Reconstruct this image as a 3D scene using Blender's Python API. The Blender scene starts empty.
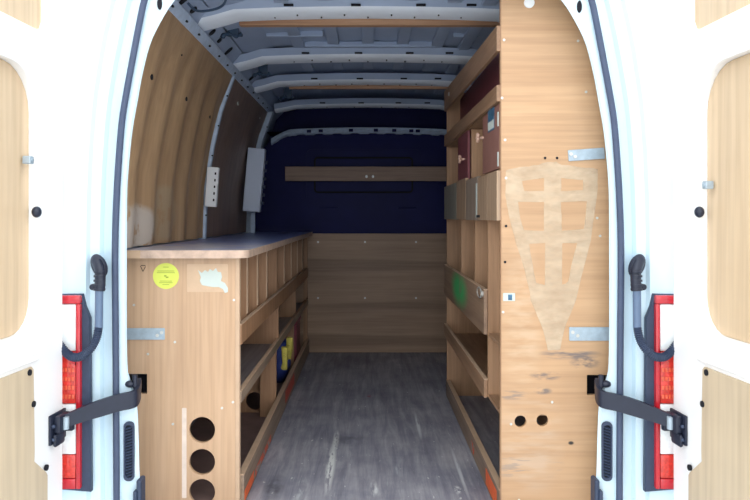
import bpy, bmesh, math, random
from mathutils import Vector, Matrix, noise
random.seed(7)
R = math.radians
PI = math.pi
SC = bpy.context.scene
COL = SC.collection
# ------------------------------------------------------------------ measuring helpers (camera at y=-2.3, eye 1.046 m over the load floor)
F, EY, EZ, CX, CY = 705.0, 2.3, 1.046, 368.0, 216.0
def X(px, y): return (px - CX) * (y + EY) / F
def Z(py, y): return EZ - (py - CY) * (y + EY) / F
def S(c):
    return tuple(((v/255.0)/12.92 if v/255.0 <= 0.04045 else ((v/255.0+0.055)/1.055)**2.4) for v in c) + (1,)

# ------------------------------------------------------------------ materials
def newmat(name):
    m = bpy.data.materials.new(name); m.use_nodes = True
    nt = m.node_tree; b = nt.nodes['Principled BSDF']
    return m, nt, b
def N(nt, t, **kw):
    n = nt.nodes.new(t)
    for k, v in kw.items(): setattr(n, k, v)
    return n
def coords(nt, scale=(1,1,1), rot=(0,0,0), loc=(0,0,0)):
    tc = N(nt, 'ShaderNodeTexCoord'); mp = N(nt, 'ShaderNodeMapping')
    mp.inputs['Scale'].default_value = scale; mp.inputs['Rotation'].default_value = rot; mp.inputs['Location'].default_value = loc
    nt.links.new(tc.outputs['Object'], mp.inputs['Vector'])
    return mp.outputs['Vector']
def noise_tex(nt, vec, scale=5, detail=4, rough=.55, dist=0):
    n = N(nt, 'ShaderNodeTexNoise')
    n.inputs['Scale'].default_value = scale; n.inputs['Detail'].default_value = detail
    n.inputs['Roughness'].default_value = rough; n.inputs['Distortion'].default_value = dist
    nt.links.new(vec, n.inputs['Vector'])
    return n.outputs['Fac']
def ramp(nt, fac, stops):
    r = N(nt, 'ShaderNodeValToRGB'); e = r.color_ramp.elements
    while len(e) < len(stops): e.new(.5)
    for i, (p, c) in enumerate(stops):
        e[i].position = p; e[i].color = c if len(c) == 4 else tuple(c)+(1,)
    nt.links.new(fac, r.inputs['Fac'])
    return r.outputs['Color']
def mix(nt, fac, a, b, mode='MIX'):
    m = N(nt, 'ShaderNodeMix', data_type='RGBA', blend_type=mode)
    if isinstance(fac, (int, float)): m.inputs[0].default_value = fac
    else: nt.links.new(fac, m.inputs[0])
    for i, v in ((6, a), (7, b)):
        if isinstance(v, tuple): m.inputs[i].default_value = v
        else: nt.links.new(v, m.inputs[i])
    return m.outputs[2]
def mathn(nt, op, a, b=0.0, clamp=False):
    m = N(nt, 'ShaderNodeMath', operation=op, use_clamp=clamp)
    for i, v in ((0, a), (1, b)):
        if isinstance(v, (int, float)): m.inputs[i].default_value = v
        else: nt.links.new(v, m.inputs[i])
    return m.outputs[0]
def patch(nt, col, c, r, color, strength=1.0, nscale=(20,20,20), lo=.4, hi=.6, rag=.5):
    """a stain, scuff, paint mark or other change of tone: ellipsoid region in object space broken up by noise"""
    tc = N(nt, 'ShaderNodeTexCoord')
    mp = N(nt, 'ShaderNodeMapping')
    mp.inputs['Location'].default_value = tuple(-c[i]/r[i] for i in range(3))
    mp.inputs['Scale'].default_value = tuple(1/r[i] for i in range(3))
    nt.links.new(tc.outputs['Object'], mp.inputs['Vector'])
    ln = N(nt, 'ShaderNodeVectorMath', operation='LENGTH'); nt.links.new(mp.outputs[0], ln.inputs[0])
    mr = N(nt, 'ShaderNodeMapRange'); mr.inputs[1].default_value = 1.0; mr.inputs[2].default_value = 1.0-rag
    mr.inputs[3].default_value = 0; mr.inputs[4].default_value = 1
    nt.links.new(ln.outputs['Value'], mr.inputs[0])
    nz = noise_tex(nt, coords(nt, nscale), 1, 3, .6)
    mr2 = N(nt, 'ShaderNodeMapRange'); mr2.inputs[1].default_value = lo; mr2.inputs[2].default_value = hi
    nt.links.new(nz, mr2.inputs[0])
    f = mathn(nt, 'MULTIPLY', mr.outputs[0], mr2.outputs[0])
    f = mathn(nt, 'MULTIPLY', f, strength)
    return mix(nt, f, col, S(color))
def wood(name, a, b, grain='z', rough=.6, patches=(), scale=1.0, dark=None, bump=.12, contrast=1.0, bands=0):
    m, nt, bs = newmat(name)
    st = {'x': (1.3, 36, 36), 'y': (36, 1.3, 36), 'z': (36, 36, 1.3)}[grain]
    st = tuple(v*scale for v in st)
    n1 = noise_tex(nt, coords(nt, st), 1, 5, .6, .6)
    col = ramp(nt, n1, [(.5-.22/contrast, S(b)), (.5+.2/contrast, S(a))])
    n2 = noise_tex(nt, coords(nt, tuple(v*4.5 for v in st)), 1, 3, .5)
    col = mix(nt, .35, col, ramp(nt, n2, [(.3, (.62,.58,.55,1)), (.6, (1,1,1,1))]), 'MULTIPLY')
    n3 = noise_tex(nt, coords(nt, (2.3,2.3,2.3)), 1, 3, .6)
    col = mix(nt, .5, col, ramp(nt, n3, [(.35, (.8,.79,.8,1)), (.62, (1,1,1,1))]), 'MULTIPLY')
    if bands:
        bs_ = {'x': (.25, 1, bands), 'z': (bands, 1, .25)}[grain]
        n4 = noise_tex(nt, coords(nt, bs_), 1, 1, .4)
        col = mix(nt, .8, col, ramp(nt, n4, [(.42, (.68,.66,.66,1)), (.5, (1,1,1,1))]), 'MULTIPLY')
    for p in patches: col = patch(nt, col, **p)
    nt.links.new(col, bs.inputs['Base Color'])
    bs.inputs['Roughness'].default_value = rough
    bp = N(nt, 'ShaderNodeBump'); bp.inputs['Strength'].default_value = bump; bp.inputs['Distance'].default_value = .002
    nt.links.new(n2, bp.inputs['Height']); nt.links.new(bp.outputs[0], bs.inputs['Normal'])
    return m
def plain(name, c, rough=.5, metal=0, var=.12, nscale=9, coat=0, patches=(), spec=None):
    m, nt, bs = newmat(name)
    n = noise_tex(nt, coords(nt, (nscale,)*3), 1, 4, .6)
    base = S(c)
    lo = tuple(v*(1-var) for v in base[:3])+(1,); hi = tuple(min(1, v*(1+var)) for v in base[:3])+(1,)
    col = ramp(nt, n, [(.3, lo), (.7, hi)])
    for p in patches: col = patch(nt, col, **p)
    nt.links.new(col, bs.inputs['Base Color'])
    bs.inputs['Roughness'].default_value = rough; bs.inputs['Metallic'].default_value = metal
    if coat: bs.inputs['Coat Weight'].default_value = coat; bs.inputs['Coat Roughness'].default_value = .08
    if spec is not None: bs.inputs['Specular IOR Level'].default_value = spec
    return m

M = {}
M['paint'] = plain('white_body_paint', (206,228,240), .32, 0, .02, 3, .5)
M['paint_in'] = plain('door_white_paint', (247,248,248), .4, 0, .01, 3, .3)
M['roof'] = plain('interior_primer_blue_grey', (158,174,200), .5, 0, .08, 3)
M['bow'] = plain('roof_bow_primer', (232,240,250), .4, 0, .04, 8)
M['post'] = plain('post_primer', (182,198,220), .45, 0, .12, 30)
M['hole'] = plain('hole_dark', (18,20,30), .9, 0, 0)
M['seal'] = plain('rubber_seal_blue_black', (66,78,104), .55, 0, .08, 30)
M['black'] = plain('black_plastic', (30,36,54), .45, 0, .1, 40)
M['blackgrey'] = plain('ribbed_sleeve_plastic', (52,64,88), .5, 0, .1, 40)
M['sleeve'] = plain('smooth_grey_sleeve', (92,112,140), .4, 0, .05, 40)
M['navy'] = plain('bulkhead_navy_paint', (14,20,76), .6, 0, .12, 4, 0, (), .25)
M['galv'] = plain('galvanised_bracket', (172,188,200), .42, .35, .12, 45)
M['red'] = plain('lens_red', (192,34,46), .18, 0, .1, 40, .6)
M['orange'] = plain('lens_orange_red', (206,56,46), .2, 0, .3, 70, .6)
M['facet'] = plain('lens_facet_amber', (222,92,58), .2, 0, .2, 60, .6)
M['clear'] = plain('lens_clear', (236,240,240), .12, 0, .06, 60, .8)
M['screw'] = plain('bright_screw', (210,210,205), .35, .6, .05)
M['whiteplastic'] = plain('white_plastic', (240,242,244), .45, 0, .02)
M['greyplastic'] = plain('pale_grey_plastic', (206,216,236), .45, 0, .02)
M['yellow'] = plain('yellow_sticker', (216,224,96), .5, 0, .05)
M['stickertext'] = plain('sticker_print', (150,165,60), .6, 0, 0)
M['paper'] = plain('torn_white_paper', (198,208,202), .7, 0, .05)
M['paperpale'] = plain('label_paper_residue', (206,176,146), .7, 0, .05, 30)  # pale paper residue round the torn label
M['scrape'] = plain('scraped_wood', (222,204,190), .7, 0, .08, 30)
M['brownboard'] = plain('dark_brown_board', (128,104,98), .7, 0, .15, 10)
M['maroon'] = plain('maroon_board', (122,66,72), .55, 0, .12, 12)
M['brownred'] = plain('brown_red_board', (140,98,88), .55, 0, .1, 12)
M['knob'] = plain('pinkish_wood_knob', (206,170,150), .5, 0, .1)
M['blueprint'] = plain('blue_picture', (62,104,134), .4, 0, .5, 60)
M['tape'] = plain('orange_tape', (232,104,50), .55, 0, .12, 30)
M['redtape'] = plain('red_orange_tape', (196,78,62), .55, 0, .15, 40)
M['bluebag'] = plain('blue_bag_cloth', (44,62,136), .6, 0, .2, 20)
M['redcrate'] = plain('dark_red_plastic', (130,58,72), .5, 0, .15, 10)
M['glove'] = plain('yellow_cloth', (176,164,74), .8, 0, .2, 60)
M['asphalt'] = plain('pale_tarmac', (196,198,200), .9, 0, .2, 30)
M['cable'] = plain('cable_dark', (44,66,90), .5, 0, .05)

# ------------------------------------------------------------------ mesh helpers
def new(): return bmesh.new()
def box(bm, x0, x1, y0, y1, z0, z1, bev=0, mi=0, mat=None):
    r = bmesh.ops.create_cube(bm, size=1)
    vs = r['verts']
    for v in vs:
        v.co = Vector(((x0+x1)/2 + v.co.x*(x1-x0), (y0+y1)/2 + v.co.y*(y1-y0), (z0+z1)/2 + v.co.z*(z1-z0)))
        if mat is not None: v.co = mat @ v.co
    fs = set(f for v in vs for f in v.link_faces)
    for f in fs: f.material_index = mi
    if bev:
        es = list(set(e for v in vs for e in v.link_edges))
        g = bmesh.ops.bevel(bm, geom=es, offset=bev, segments=2, affect='EDGES', profile=.5)
        for f in g['faces']: f.material_index = mi
    return bm
def cyl(bm, p, axis, r, h, seg=20, mi=0, r2=None, caps=True):
    q = Vector(axis).normalized().to_track_quat('Z', 'Y').to_matrix().to_4x4()
    g = bmesh.ops.create_cone(bm, cap_ends=caps, segments=seg, radius1=r, radius2=r if r2 is None else r2, depth=h,
                              matrix=Matrix.Translation(p) @ q)
    for f in set(f for v in g['verts'] for f in v.link_faces): f.material_index = mi
    return g['verts']
def ball(bm, p, rx, ry, rz, sub=3, mi=0):
    g = bmesh.ops.create_icosphere(bm, subdivisions=sub, radius=1)
    for v in g['verts']: v.co = Vector((p[0]+v.co.x*rx, p[1]+v.co.y*ry, p[2]+v.co.z*rz))
    for f in set(f for v in g['verts'] for f in v.link_faces): f.material_index = mi
    return g['verts']
def grid(bm, pts, mi=0, closed=False):
    rows = [[bm.verts.new(p) for p in r] for r in pts]
    for i in range(len(rows)-1):
        n = len(rows[i])
        for j in range(n-1 if not closed else n):
            f = bm.faces.new((rows[i][j], rows[i][(j+1)%n], rows[i+1][(j+1)%n], rows[i+1][j])); f.material_index = mi
    return rows
def tube(bm, pts, r, seg=10, mi=0, caps=True):
    pts = [Vector(p) for p in pts]; rings = []
    up = Vector((0.13, 0.31, .94))
    for i, p in enumerate(pts):
        t = (pts[min(i+1, len(pts)-1)] - pts[max(i-1, 0)]).normalized()
        a = t.cross(up).normalized(); b = t.cross(a).normalized()
        rr = r[i] if isinstance(r, (list, tuple)) else r
        rings.append([p + (a*math.cos(2*PI*k/seg) + b*math.sin(2*PI*k/seg))*rr for k in range(seg)])
    rows = grid(bm, rings, mi, closed=True)
    if caps:
        bm.faces.new(rows[0][::-1]).material_index = mi; bm.faces.new(rows[-1]).material_index = mi
def smooth_path(pts, n=8):
    P = [Vector(p) for p in pts]; out = []
    for i in range(len(P)-1):
        p0, p1, p2, p3 = P[max(i-1,0)], P[i], P[i+1], P[min(i+2, len(P)-1)]
        for k in range(n):
            t = k/n
            out.append(.5*((2*p1)+(-p0+p2)*t+(2*p0-5*p1+4*p2-p3)*t*t+(-p0+3*p1-3*p2+p3)*t**3))
    out.append(P[-1]); return out
def rrect(x0, x1, z0, z1, r, n=6):
    pts = []
    rs = r if isinstance(r, (list, tuple)) else [r]*4     # bl, br, tr, tl
    for (cx, cz, a0, rr) in ((x0+rs[0], z0+rs[0], 180, rs[0]), (x1-rs[1], z0+rs[1], 270, rs[1]), (x1-rs[2], z1-rs[2], 0, rs[2]), (x0+rs[3], z1-rs[3], 90, rs[3])):
        for k in range(n+1):
            a = R(a0 + 90*k/n); pts.append((cx+rr*math.cos(a), cz+rr*math.sin(a)))
    return pts
def circ(cx, cz, r, n=28): return [(cx+r*math.cos(2*PI*k/n), cz+r*math.sin(2*PI*k/n)) for k in range(n)]
def plate(bm, outline, holes, y0, y1, mi=0, bev=0, M4=None):
    """flat sheet standing in the x-z plane between depths y0 and y1, with real holes"""
    cu = bpy.data.curves.new('t', 'CURVE'); cu.dimensions = '2D'; cu.fill_mode = 'BOTH'
    cu.extrude = abs(y1-y0)/2 - bev; cu.bevel_depth = bev; cu.bevel_resolution = 1
    if bev: cu.offset = -bev
    for loop in [outline]+list(holes):
        sp = cu.splines.new('POLY'); sp.points.add(len(loop)-1); sp.use_cyclic_u = True
        for i, (a, b) in enumerate(loop): sp.points[i].co = (a, b, 0, 1)
    o = bpy.data.objects.new('t', cu); COL.objects.link(o)
    dg = bpy.context.evaluated_depsgraph_get(); me = bpy.data.meshes.new_from_object(o.evaluated_get(dg))
    bpy.data.objects.remove(o); bpy.data.curves.remove(cu)
    b2 = bmesh.new(); b2.from_mesh(me); bpy.data.meshes.remove(me)
    bmesh.ops.remove_doubles(b2, verts=b2.verts, dist=1e-6)
    for v in b2.verts:
        v.co = Vector((v.co.x, (y0+y1)/2 - v.co.z, v.co.y))
        if M4 is not None: v.co = M4 @ v.co
    bmesh.ops.recalc_face_normals(b2, faces=b2.faces)
    for f in b2.faces: f.material_index = mi
    tm = bpy.data.meshes.new('t'); b2.to_mesh(tm); b2.free(); bm.from_mesh(tm); bpy.data.meshes.remove(tm)
    return bm
def mk(name, bm, mats, parent=None, smooth=False, kind=None, label=None, cat=None, group=None, world=True, recalc=True):
    me = bpy.data.meshes.new(name)
    if recalc: bmesh.ops.recalc_face_normals(bm, faces=bm.faces)
    if parent is not None and world:
        p = parent; off = Vector((0,0,0))
        while p is not None: off += p.location; p = p.parent
        for v in bm.verts: v.co -= off
    bm.to_mesh(me); bm.free()
    for m in (mats if isinstance(mats, (list, tuple)) else [mats]): me.materials.append(m)
    if smooth:
        for p in me.polygons: p.use_smooth = True
        if hasattr(me, 'set_sharp_from_angle'): me.set_sharp_from_angle(angle=R(38))
    o = bpy.data.objects.new(name, me); COL.objects.link(o)
    if parent is not None: o.parent = parent
    tag(o, label, cat, group, kind)
    return o
def tag(o, label=None, cat=None, group=None, kind=None):
    if label: o['label'] = label
    if cat: o['category'] = cat
    if group: o['group'] = group
    if kind: o['kind'] = kind
    return o
def thing(name, loc, label=None, cat=None, group=None, kind=None, rz=0):
    o = bpy.data.objects.new(name, None); COL.objects.link(o); o.location = loc; o.rotation_euler.z = rz
    return tag(o, label, cat, group, kind)
def mirror(bm):
    for v in bm.verts: v.co.x = -v.co.x
    bmesh.ops.reverse_faces(bm, faces=bm.faces)
    return bm

# ================================================================== THE VAN'S LOAD SPACE
# wall section: half width against height
SEC = [(.900,-.02), (.905,.45), (.905,.90), (.893,1.20), (.858,1.42), (.812,1.62), (.735,1.825), (.655,1.905), (.50,1.94), (.25,1.955), (0,1.96)]
def secx(z, inset=0):
    for (a, za), (b, zb) in zip(SEC, SEC[1:]):
        if za <= z <= zb: return a + (b-a)*(z-za)/(zb-za) - inset
    return SEC[0][0]-inset
LEN = 3.10
# floor
fm_p = []
def fp(px, py, rx, ry, c, st=1, ns=(40,6,1), lo=.45, hi=.6, rag=.6):
    d = EZ*F/(py-CY); fm_p.append(dict(c=((px-CX)*d/F, d-EY, 0), r=(rx, ry, 1), color=c, strength=st, nscale=ns, lo=lo, hi=hi, rag=rag))
m, nt, bs = newmat('worn_grey_floor_board')
n1 = noise_tex(nt, coords(nt, (26, 2.0, 1)), 1, 6, .7, .5)
c_ = ramp(nt, n1, [(.28, S((122,122,136))), (.5, S((158,157,166))), (.72, S((192,190,194)))])
n2 = noise_tex(nt, coords(nt, (3, 3, 1)), 1, 5, .6)
c_ = mix(nt, .75, c_, ramp(nt, n2, [(.34, (.5,.52,.6,1)), (.6, (1,1,1,1))]), 'MULTIPLY')
n3 = noise_tex(nt, coords(nt, (110, 7, 1)), 1, 4, .6)
c_ = mix(nt, ramp(nt, n3, [(.62, (0,0,0,1)), (.70, (.5,.5,.5,1))]), c_, S((176,180,184)))
n4 = noise_tex(nt, coords(nt, (48, 20, 1)), 1, 2, .5)
c_ = mix(nt, ramp(nt, n4, [(.71, (0,0,0,1)), (.73, (1,1,1,1))]), c_, S((206,208,206)))
fp(331, 465, .022, .34, (226,228,226), 1, (60,9,1), .40, .5); fp(336, 440, .018, .16, (226,228,226), .9, (60,9,1), .40, .5)
fp(418, 425, .012, .26, (214,218,220), .9, (60,5,1), .3, .4); fp(300, 490, .03, .14, (200,204,206), .9)
fp(459, 470, .010, .34, (206,208,212), .9, (60,5,1), .35, .45); fp(458, 490, .02, .05, (226,228,228), .9, (60,30,1))
fp(374, 490, .022, .10, (220,222,222), .9); fp(369, 396, .014, .04, (150,70,86), .8, (60,40,1), .35, .5)
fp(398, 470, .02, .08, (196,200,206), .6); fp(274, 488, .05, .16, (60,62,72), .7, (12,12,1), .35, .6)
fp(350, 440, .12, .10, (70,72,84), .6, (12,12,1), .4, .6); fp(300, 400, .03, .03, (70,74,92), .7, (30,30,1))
for p in fm_p: c_ = patch(nt, c_, **p)
nt.links.new(c_, bs.inputs['Base Color']); bs.inputs['Roughness'].default_value = .55
bp = N(nt, 'ShaderNodeBump'); bp.inputs['Strength'].default_value = .25; bp.inputs['Distance'].default_value = .003
nt.links.new(n1, bp.inputs['Height']); nt.links.new(bp.outputs[0], bs.inputs['Normal'])
M['floor'] = m
bm = new(); box(bm, -.90, .90, 0, 3.45, -.03, 0)
mk('floor', bm, M['floor'], kind='structure')
# steel side walls (skin with pressed vertical swages), one per side
def wallskin(s, name):
    bm = new(); rows = []
    for i in range(0, 121):
        y = .09 + (3.45-.09)*i/120
        a = .006*math.sin(y*2*PI/.42)
        rows.append([(s*(x+.006+a*(1 if z < 1.7 else 0)), y, z) for x, z in SEC[:8]])
    grid(bm, rows)
    rows = [[(s*(x+.045), y, z+(.01 if k < 7 else .03)) for k, (x, z) in enumerate(SEC[:8])] for y in (.09, 3.45)]
    grid(bm, rows)
    # oval lightening holes pressed into the cant panel
    nrm = Vector((s*.67, 0, .74))
    for px, ln in ((184,.05), (193,.028), (212,.03), (219,.022), (228,.045), (251,.03), (261,.02)):
        d = F*.697/(CX-px); y = d-EY; p = Vector((s*.695, y, 1.866))
        g = cyl(bm, (0,0,0), (0,0,1), 1, 1, 18, 1)
        q = nrm.to_track_quat('Z', 'Y').to_matrix()
        for v in g: v.co = p + q @ Vector((v.co.x*.018, v.co.y*ln*.62, v.co.z*.004)) 
    return mk(name, bm, [M['roof'], M['hole']], kind='structure', smooth=True)
wallskin(-1, 'wall_left'); wallskin(1, 'wall_right')
# roof skin
bm = new()
half = SEC[7:]
prof = [(-x, z) for x, z in half] + [(x, z) for x, z in reversed(half[:-1])]
rows = [[(x, y, z) for x, z in prof] for y in (.09, .7, 1.5, 2.1, 2.9, 3.45)]
grid(bm, rows)
rows = [[(x*1.02, y, z+.04) for x, z in prof] for y in (.09, 3.45)]; grid(bm, rows)
for sx in (-.36, -.18, 0, .18, .36, .5):                                   # pressed longitudinal swages
    for y0, y1 in ((.12,.62), (.88,1.40), (1.64,2.0), (2.25,2.75)):
        zt = 1.952 - .02*(abs(sx)/.5)**2*1.2
        box(bm, sx-.03, sx+.03, y0, y1, zt-.012, zt+.004, .004)
for x0, x1, y in ((-.50,-.22,1.15), (-.33,.36,1.36), (.42,.60,1.16)):       # pressed cross ridges
    box(bm, x0, x1, y, y+.03, 1.925, 1.955, .005)
mk('ceiling', bm, M['roof'], kind='structure', smooth=False)
# roof bows
def bow(y0, y1, zb, name, holes=True, dr=.75, xe=.725):
    bm = new()
    pr = lambda s: [(y0-.045, s+.050), (y0-.022, s+.016), (y0-.018, s+.012), (y0, s), (y1, s), (y1+.012, s+.04)]
    rows = []
    for x, dz in ((-.725,-.062), (-.64,-.035), (-.56,-.004), (-.40,.004), (-.2,.008), (0,.010), (.2,.008), (.40,.004), (.56,-.004), (.64,-.035), (.725,-.062)):
        x = max(-xe, min(xe, x*xe/.725)); dz = dz*dr if dz < 0 else dz
        rows.append([(x, y, z) for y, z in pr(zb+dz)])
    rws = grid(bm, rows)
    bm.faces.ensure_lookup_table()
    for f in bm.faces:
        if max(v.co.y for v in f.verts) < y0-.02: f.material_index = 2
    if holes:
        for i in range(11):
            x = -.5 + i*.1; cyl(bm, (x, (y0+y1)/2 + (.015 if i % 2 else -.02), zb+.004), (0,0,1), .0035, .006, 10, 1)
        for x in (-.33, -.05, .22, .43):
            box(bm, x-.02, x+.02, y0-.034, y0-.024, zb+.024, zb+.032, 0, 1)
    return mk(name, bm, [M['bow'], M['hole'], M['roof']], kind='structure', smooth=True)
bow(.66, .77, 1.895, 'trim_1'); bow(1.45, 1.56, 1.878, 'trim_2'); bow(2.06, 2.15, 1.862, 'trim_3'); bow(2.84, 2.92, 1.838, 'trim_4', dr=.5, xe=.68)
# timber battens fixed behind two of the bows
M['batten'] = wood('batten_pine', (196,156,124), (160,118,90), 'x')
bm = new(); box(bm, -.565, .60, .785, .825, 1.882, 1.925, .003)
mk('ceiling_batten', bm, M['batten'], label='long pine batten fixed behind the roof bow nearest the doors', cat='timber batten')
bm = new(); box(bm, -.50, .60, 2.165, 2.19, 1.852, 1.88, .002)
mk('ceiling_batten', bm, M['batten'], label='thin pine batten against the third roof bow, further in', cat='timber batten')
# cant rails (channel along the top of the wall lining)
def rail(s, name):
    bm = new()
    pr = [(s*.748, 1.79), (s*.722, 1.795), (s*.705, 1.815), (s*.70, 1.835), (s*.715, 1.845)]
    grid(bm, [[(x, y, z) for x, z in pr] for y in (.10, .8, 1.6, 2.86)])
    for i in range(13):
        y = .25+i*.2; box(bm, s*.7095-.004, s*.7095+.004, y, y+.018, 1.805, 1.811, 0, 1)
    return mk(name, bm, [M['post'], M['hole']], kind='structure', smooth=True)
rail(-1, 'trim_5'); rail(1, 'trim_6')
# wall posts
def post(s, y0, y1, depth, name, zlo=0.0, holes=True):
    bm = new(); zs = [zlo + (1.80-zlo)*k/18 for k in range(19)]
    rows = []
    for z in zs:
        xo = secx(z, -.002); xi = secx(z, depth)
        rows.append([(s*xo, y0-.004, z), (s*xi, y0, z), (s*(xi-.004), (y0+y1)/2, z), (s*xi, y1, z), (s*xo, y1+.004, z)])
    grid(bm, rows)
    if holes:
        for k in range(5):
            z = 1.05+k*.16
            xi = secx(z, depth-.001); cyl(bm, (s*(xi-.001), y0+.002, z), (1*s, 1.2, 0), .005, .006, 8, 1)
    return mk(name, bm, [M['post'], M['hole']], kind='structure', smooth=True)
post(-1, 1.480, 1.510, .030, 'trim_7'); post(-1, 2.80, 2.88, .055, 'trim_8'); post(1, 1.475, 1.515, .04, 'trim_9'); post(1, 2.80, 2.88, .055, 'trim_10')

# plywood wall linings, sprung into shallow vertical ripples
def lining(s, y0, y1, name, mat, label, amp=.007, wl=.26, screws=()):
    bm = new(); th = .006; ny = 90; nz = 26; z0, z1 = .93, 1.795
    def pt(y, z, off):
        w = amp*math.sin((y-y0)*2*PI/wl + .35*math.sin(z*3))*min(1, (y-y0)/.1)*min(1, max(.0, (1.78-z)/.25))
        return (s*(secx(z, .016+off)+w), y, z)
    for off in (0, th):
        grid(bm, [[pt(y0+(y1-y0)*i/ny, z0+(z1-z0)*j/nz, off) for j in range(nz+1)] for i in range(ny+1)])
    for yy in (y0, y1): grid(bm, [[pt(yy, z0+(z1-z0)*j/nz, o) for j in range(nz+1)] for o in (0, th)])
    for zz in (z0, z1): grid(bm, [[pt(y0+(y1-y0)*i/ny, zz, o) for i in range(ny+1)] for o in (0, th)])
    bmesh.ops.remove_doubles(bm, verts=bm.verts, dist=1e-5)
    for (y, z, r, mi) in screws:
        x = abs(pt(y, z, th)[0]); cyl(bm, (s*(x-.001), y, z), (1, 0, 0), r, .005, 12, mi)
    return mk(name, bm, [mat, M['hole'], M['screw']], smooth=True, label=label, cat='wall lining panel')
M['lining'] = wood('plywood_lining', (188,156,120), (164,132,100), 'z', .5, scale=.4,
    patches=[dict(c=(-.88,.38,1.0), r=(.3,.24,.10), color=(196,188,180), strength=.75, nscale=(9,9,9), lo=.38, hi=.44, rag=.25),
             dict(c=(-.88,.22,.95), r=(.3,.10,.16), color=(190,178,166), strength=.7, nscale=(9,9,9), lo=.35, hi=.42, rag=.25),
             dict(c=(-.88,.75,1.06), r=(.3,.22,.13), color=(176,164,140), strength=.35, nscale=(9,9,9), lo=.40, hi=.46, rag=.2)])
M['lining2'] = wood('dark_plywood_lining', (156,132,118), (128,108,100), 'z', .5, scale=.5)
def hs(px, py, r, mi):
    for k in range(200):
        y = .05+k*.015; x = secx(max(0, min(1.9, Z(py, y))), .02)
        if CX - F*x/(y+EY) > px: return (y, Z(py, y), r, mi)
    return (1, 1.2, r, mi)
lining(-1, .10, 1.465, 'lining_panel', M['lining'], 'rippled tan plywood lining on left van wall, nearest the doors', .011, .25, [hs(147,77,.011,1), hs(183,99,.010,1), hs(208,117,.008,1), hs(180,55,.004,1)])
lining(-1, 1.525, 2.79, 'lining_panel', M['lining2'], 'darker brown plywood lining on left wall between the two steel posts', .004, .5, [hs(237,103,.014,2), hs(259,118,.007,2)])

# bulkhead: upper navy steel pressing, header recess above it
bm = new()
rows = []
NX = 48
def topz(x): return 1.705 - .010*(abs(x)/.5)**2 - (.0 if abs(x) < .58 else (abs(x)-.58)**1.5*1.0)
for j in range(31):
    t = j/30; r = []
    for i in range(NX+1):
        x = -.885 + 1.77*i/NX; z = .86*(1-t) + topz(x)*t
        bul = .02*math.exp(-((x-.0)/.62)**6)*math.exp(-((z-1.30)/.34)**6)
        r.append((x, 3.13-bul, z))
    rows.append(r)
grid(bm, rows)
o = mk('wall_back', bm, M['navy'], kind='structure', smooth=True)
# lower backing sheet under it
bm = new(); box(bm, -.90, .90, 3.14, 3.16, 0, 1.0); mk('wall_back_lower', bm, M['navy'], kind='structure')
# pressed blank window frame in the bulkhead
def ring(bm, x0, x1, z0, z1, r, w, y0, y1, mi=0):
    plate(bm, rrect(x0, x1, z0, z1, r), [rrect(x0+w, x1-w, z0+w, z1-w, max(.005, r-w))], y0, y1, mi)
bm = new()
yb = 3.105
ring(bm, X(314,yb), X(413,yb), Z(193,yb), Z(157,yb), .03, .012, yb-.012, yb+.02, 1)
ring(bm, X(305,yb), X(422,yb), Z(203,yb), Z(148,yb), .05, .010, yb-.004, yb+.02)
for sx in (-.30, .30): box(bm, sx-.07, sx+.07, yb-.006, yb+.02, 1.10, 1.115, .004)
mk('bulkhead_pressing', bm, [M['navy'], M['hole']], parent=o)
# wavy top flange of the bulkhead with tabs
bm = new(); rows = []
for i in range(97):
    x = -.74 + 1.48*i/96; w = .003*(1 if math.sin(x*46) > 0 else -1)
    z = topz(x); r = [(x, 3.085, z+.018), (x, 3.075, z-.004+w*.4), (x, 3.095, z-.024+w), (x, 3.128, z-.026+w)]
    rows.append(r)
grid(bm, rows)
for x in (-.45,-.36,-.13,.06,.2,.33,.38): box(bm, x-.016, x+.016, 3.066, 3.08, topz(x)-.016, topz(x)+.006, .002, 1)
mk('trim_11', bm, [M['post'], M['navy']], kind='structure', smooth=True)
bm = new(); box(bm, -.92, .92, 3.40, 3.45, 0, 1.99)
grid(bm, [[(-.88, y, topz(.52)), (.88, y, topz(.52))] for y in (3.13, 3.42)])
mk('wall_front', bm, M['navy'], kind='structure')
# lower plywood sheet on the bulkhead
M['ply_back'] = wood('bulkhead_plywood', (176,146,120), (154,124,100), 'x', .5, scale=.5, bands=7,
    patches=[dict(c=(-.28,0,.08), r=(.14,.2,.014), color=(40,34,34), strength=.9, nscale=(30,30,60), lo=.5, hi=.56), dict(c=(.42,0,.04), r=(.12,.2,.02), color=(40,34,34), strength=.8, nscale=(30,30,60), lo=.45, hi=.55)])
bm = new(); box(bm, -.885, .885, 3.085, 3.103, .003, .912, .002)
o = mk('bulkhead_lining_board', bm, M['ply_back'], label='wide horizontal-grained plywood board screwed to lower bulkhead at far end', cat='wall lining panel')
for px in (318, 365, 416):
    for py in (242, 298):
        b = new(); cyl(b, (X(px,3.085), 3.083, Z(py,3.085)), (0,1,0), .007, .004, 10); mk('screw', b, M['screw'], parent=o)
# crossbar plank in front of the bulkhead, on two spacer blocks
M['plank'] = wood('crossbar_plank', (168,140,120), (138,112,98), 'x', .55)
t = thing('wooden_crossbar', (0, 3.05, 1.31), 'brown timber plank across the navy bulkhead, two white screws at middle', 'timber rail')
bm = new(); box(bm, X(285,3.03), .80, 3.03, 3.055, Z(181,3.03), Z(166.5,3.03), .003); mk('plank', bm, M['plank'], parent=t)
for sx in (-.5, 0, .5):
    b = new(); box(b, sx-.03, sx+.03, 3.055, 3.115, 1.33, 1.40); mk('spacer_block', b, M['plank'], parent=t)
for px in (366.5, 373):
    b = new(); ball(b, (X(px,3.03), 3.028, Z(176.5,3.03)), .010, .006, .012, 2); mk('screw', b, M['whiteplastic'], parent=t, smooth=True)

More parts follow.
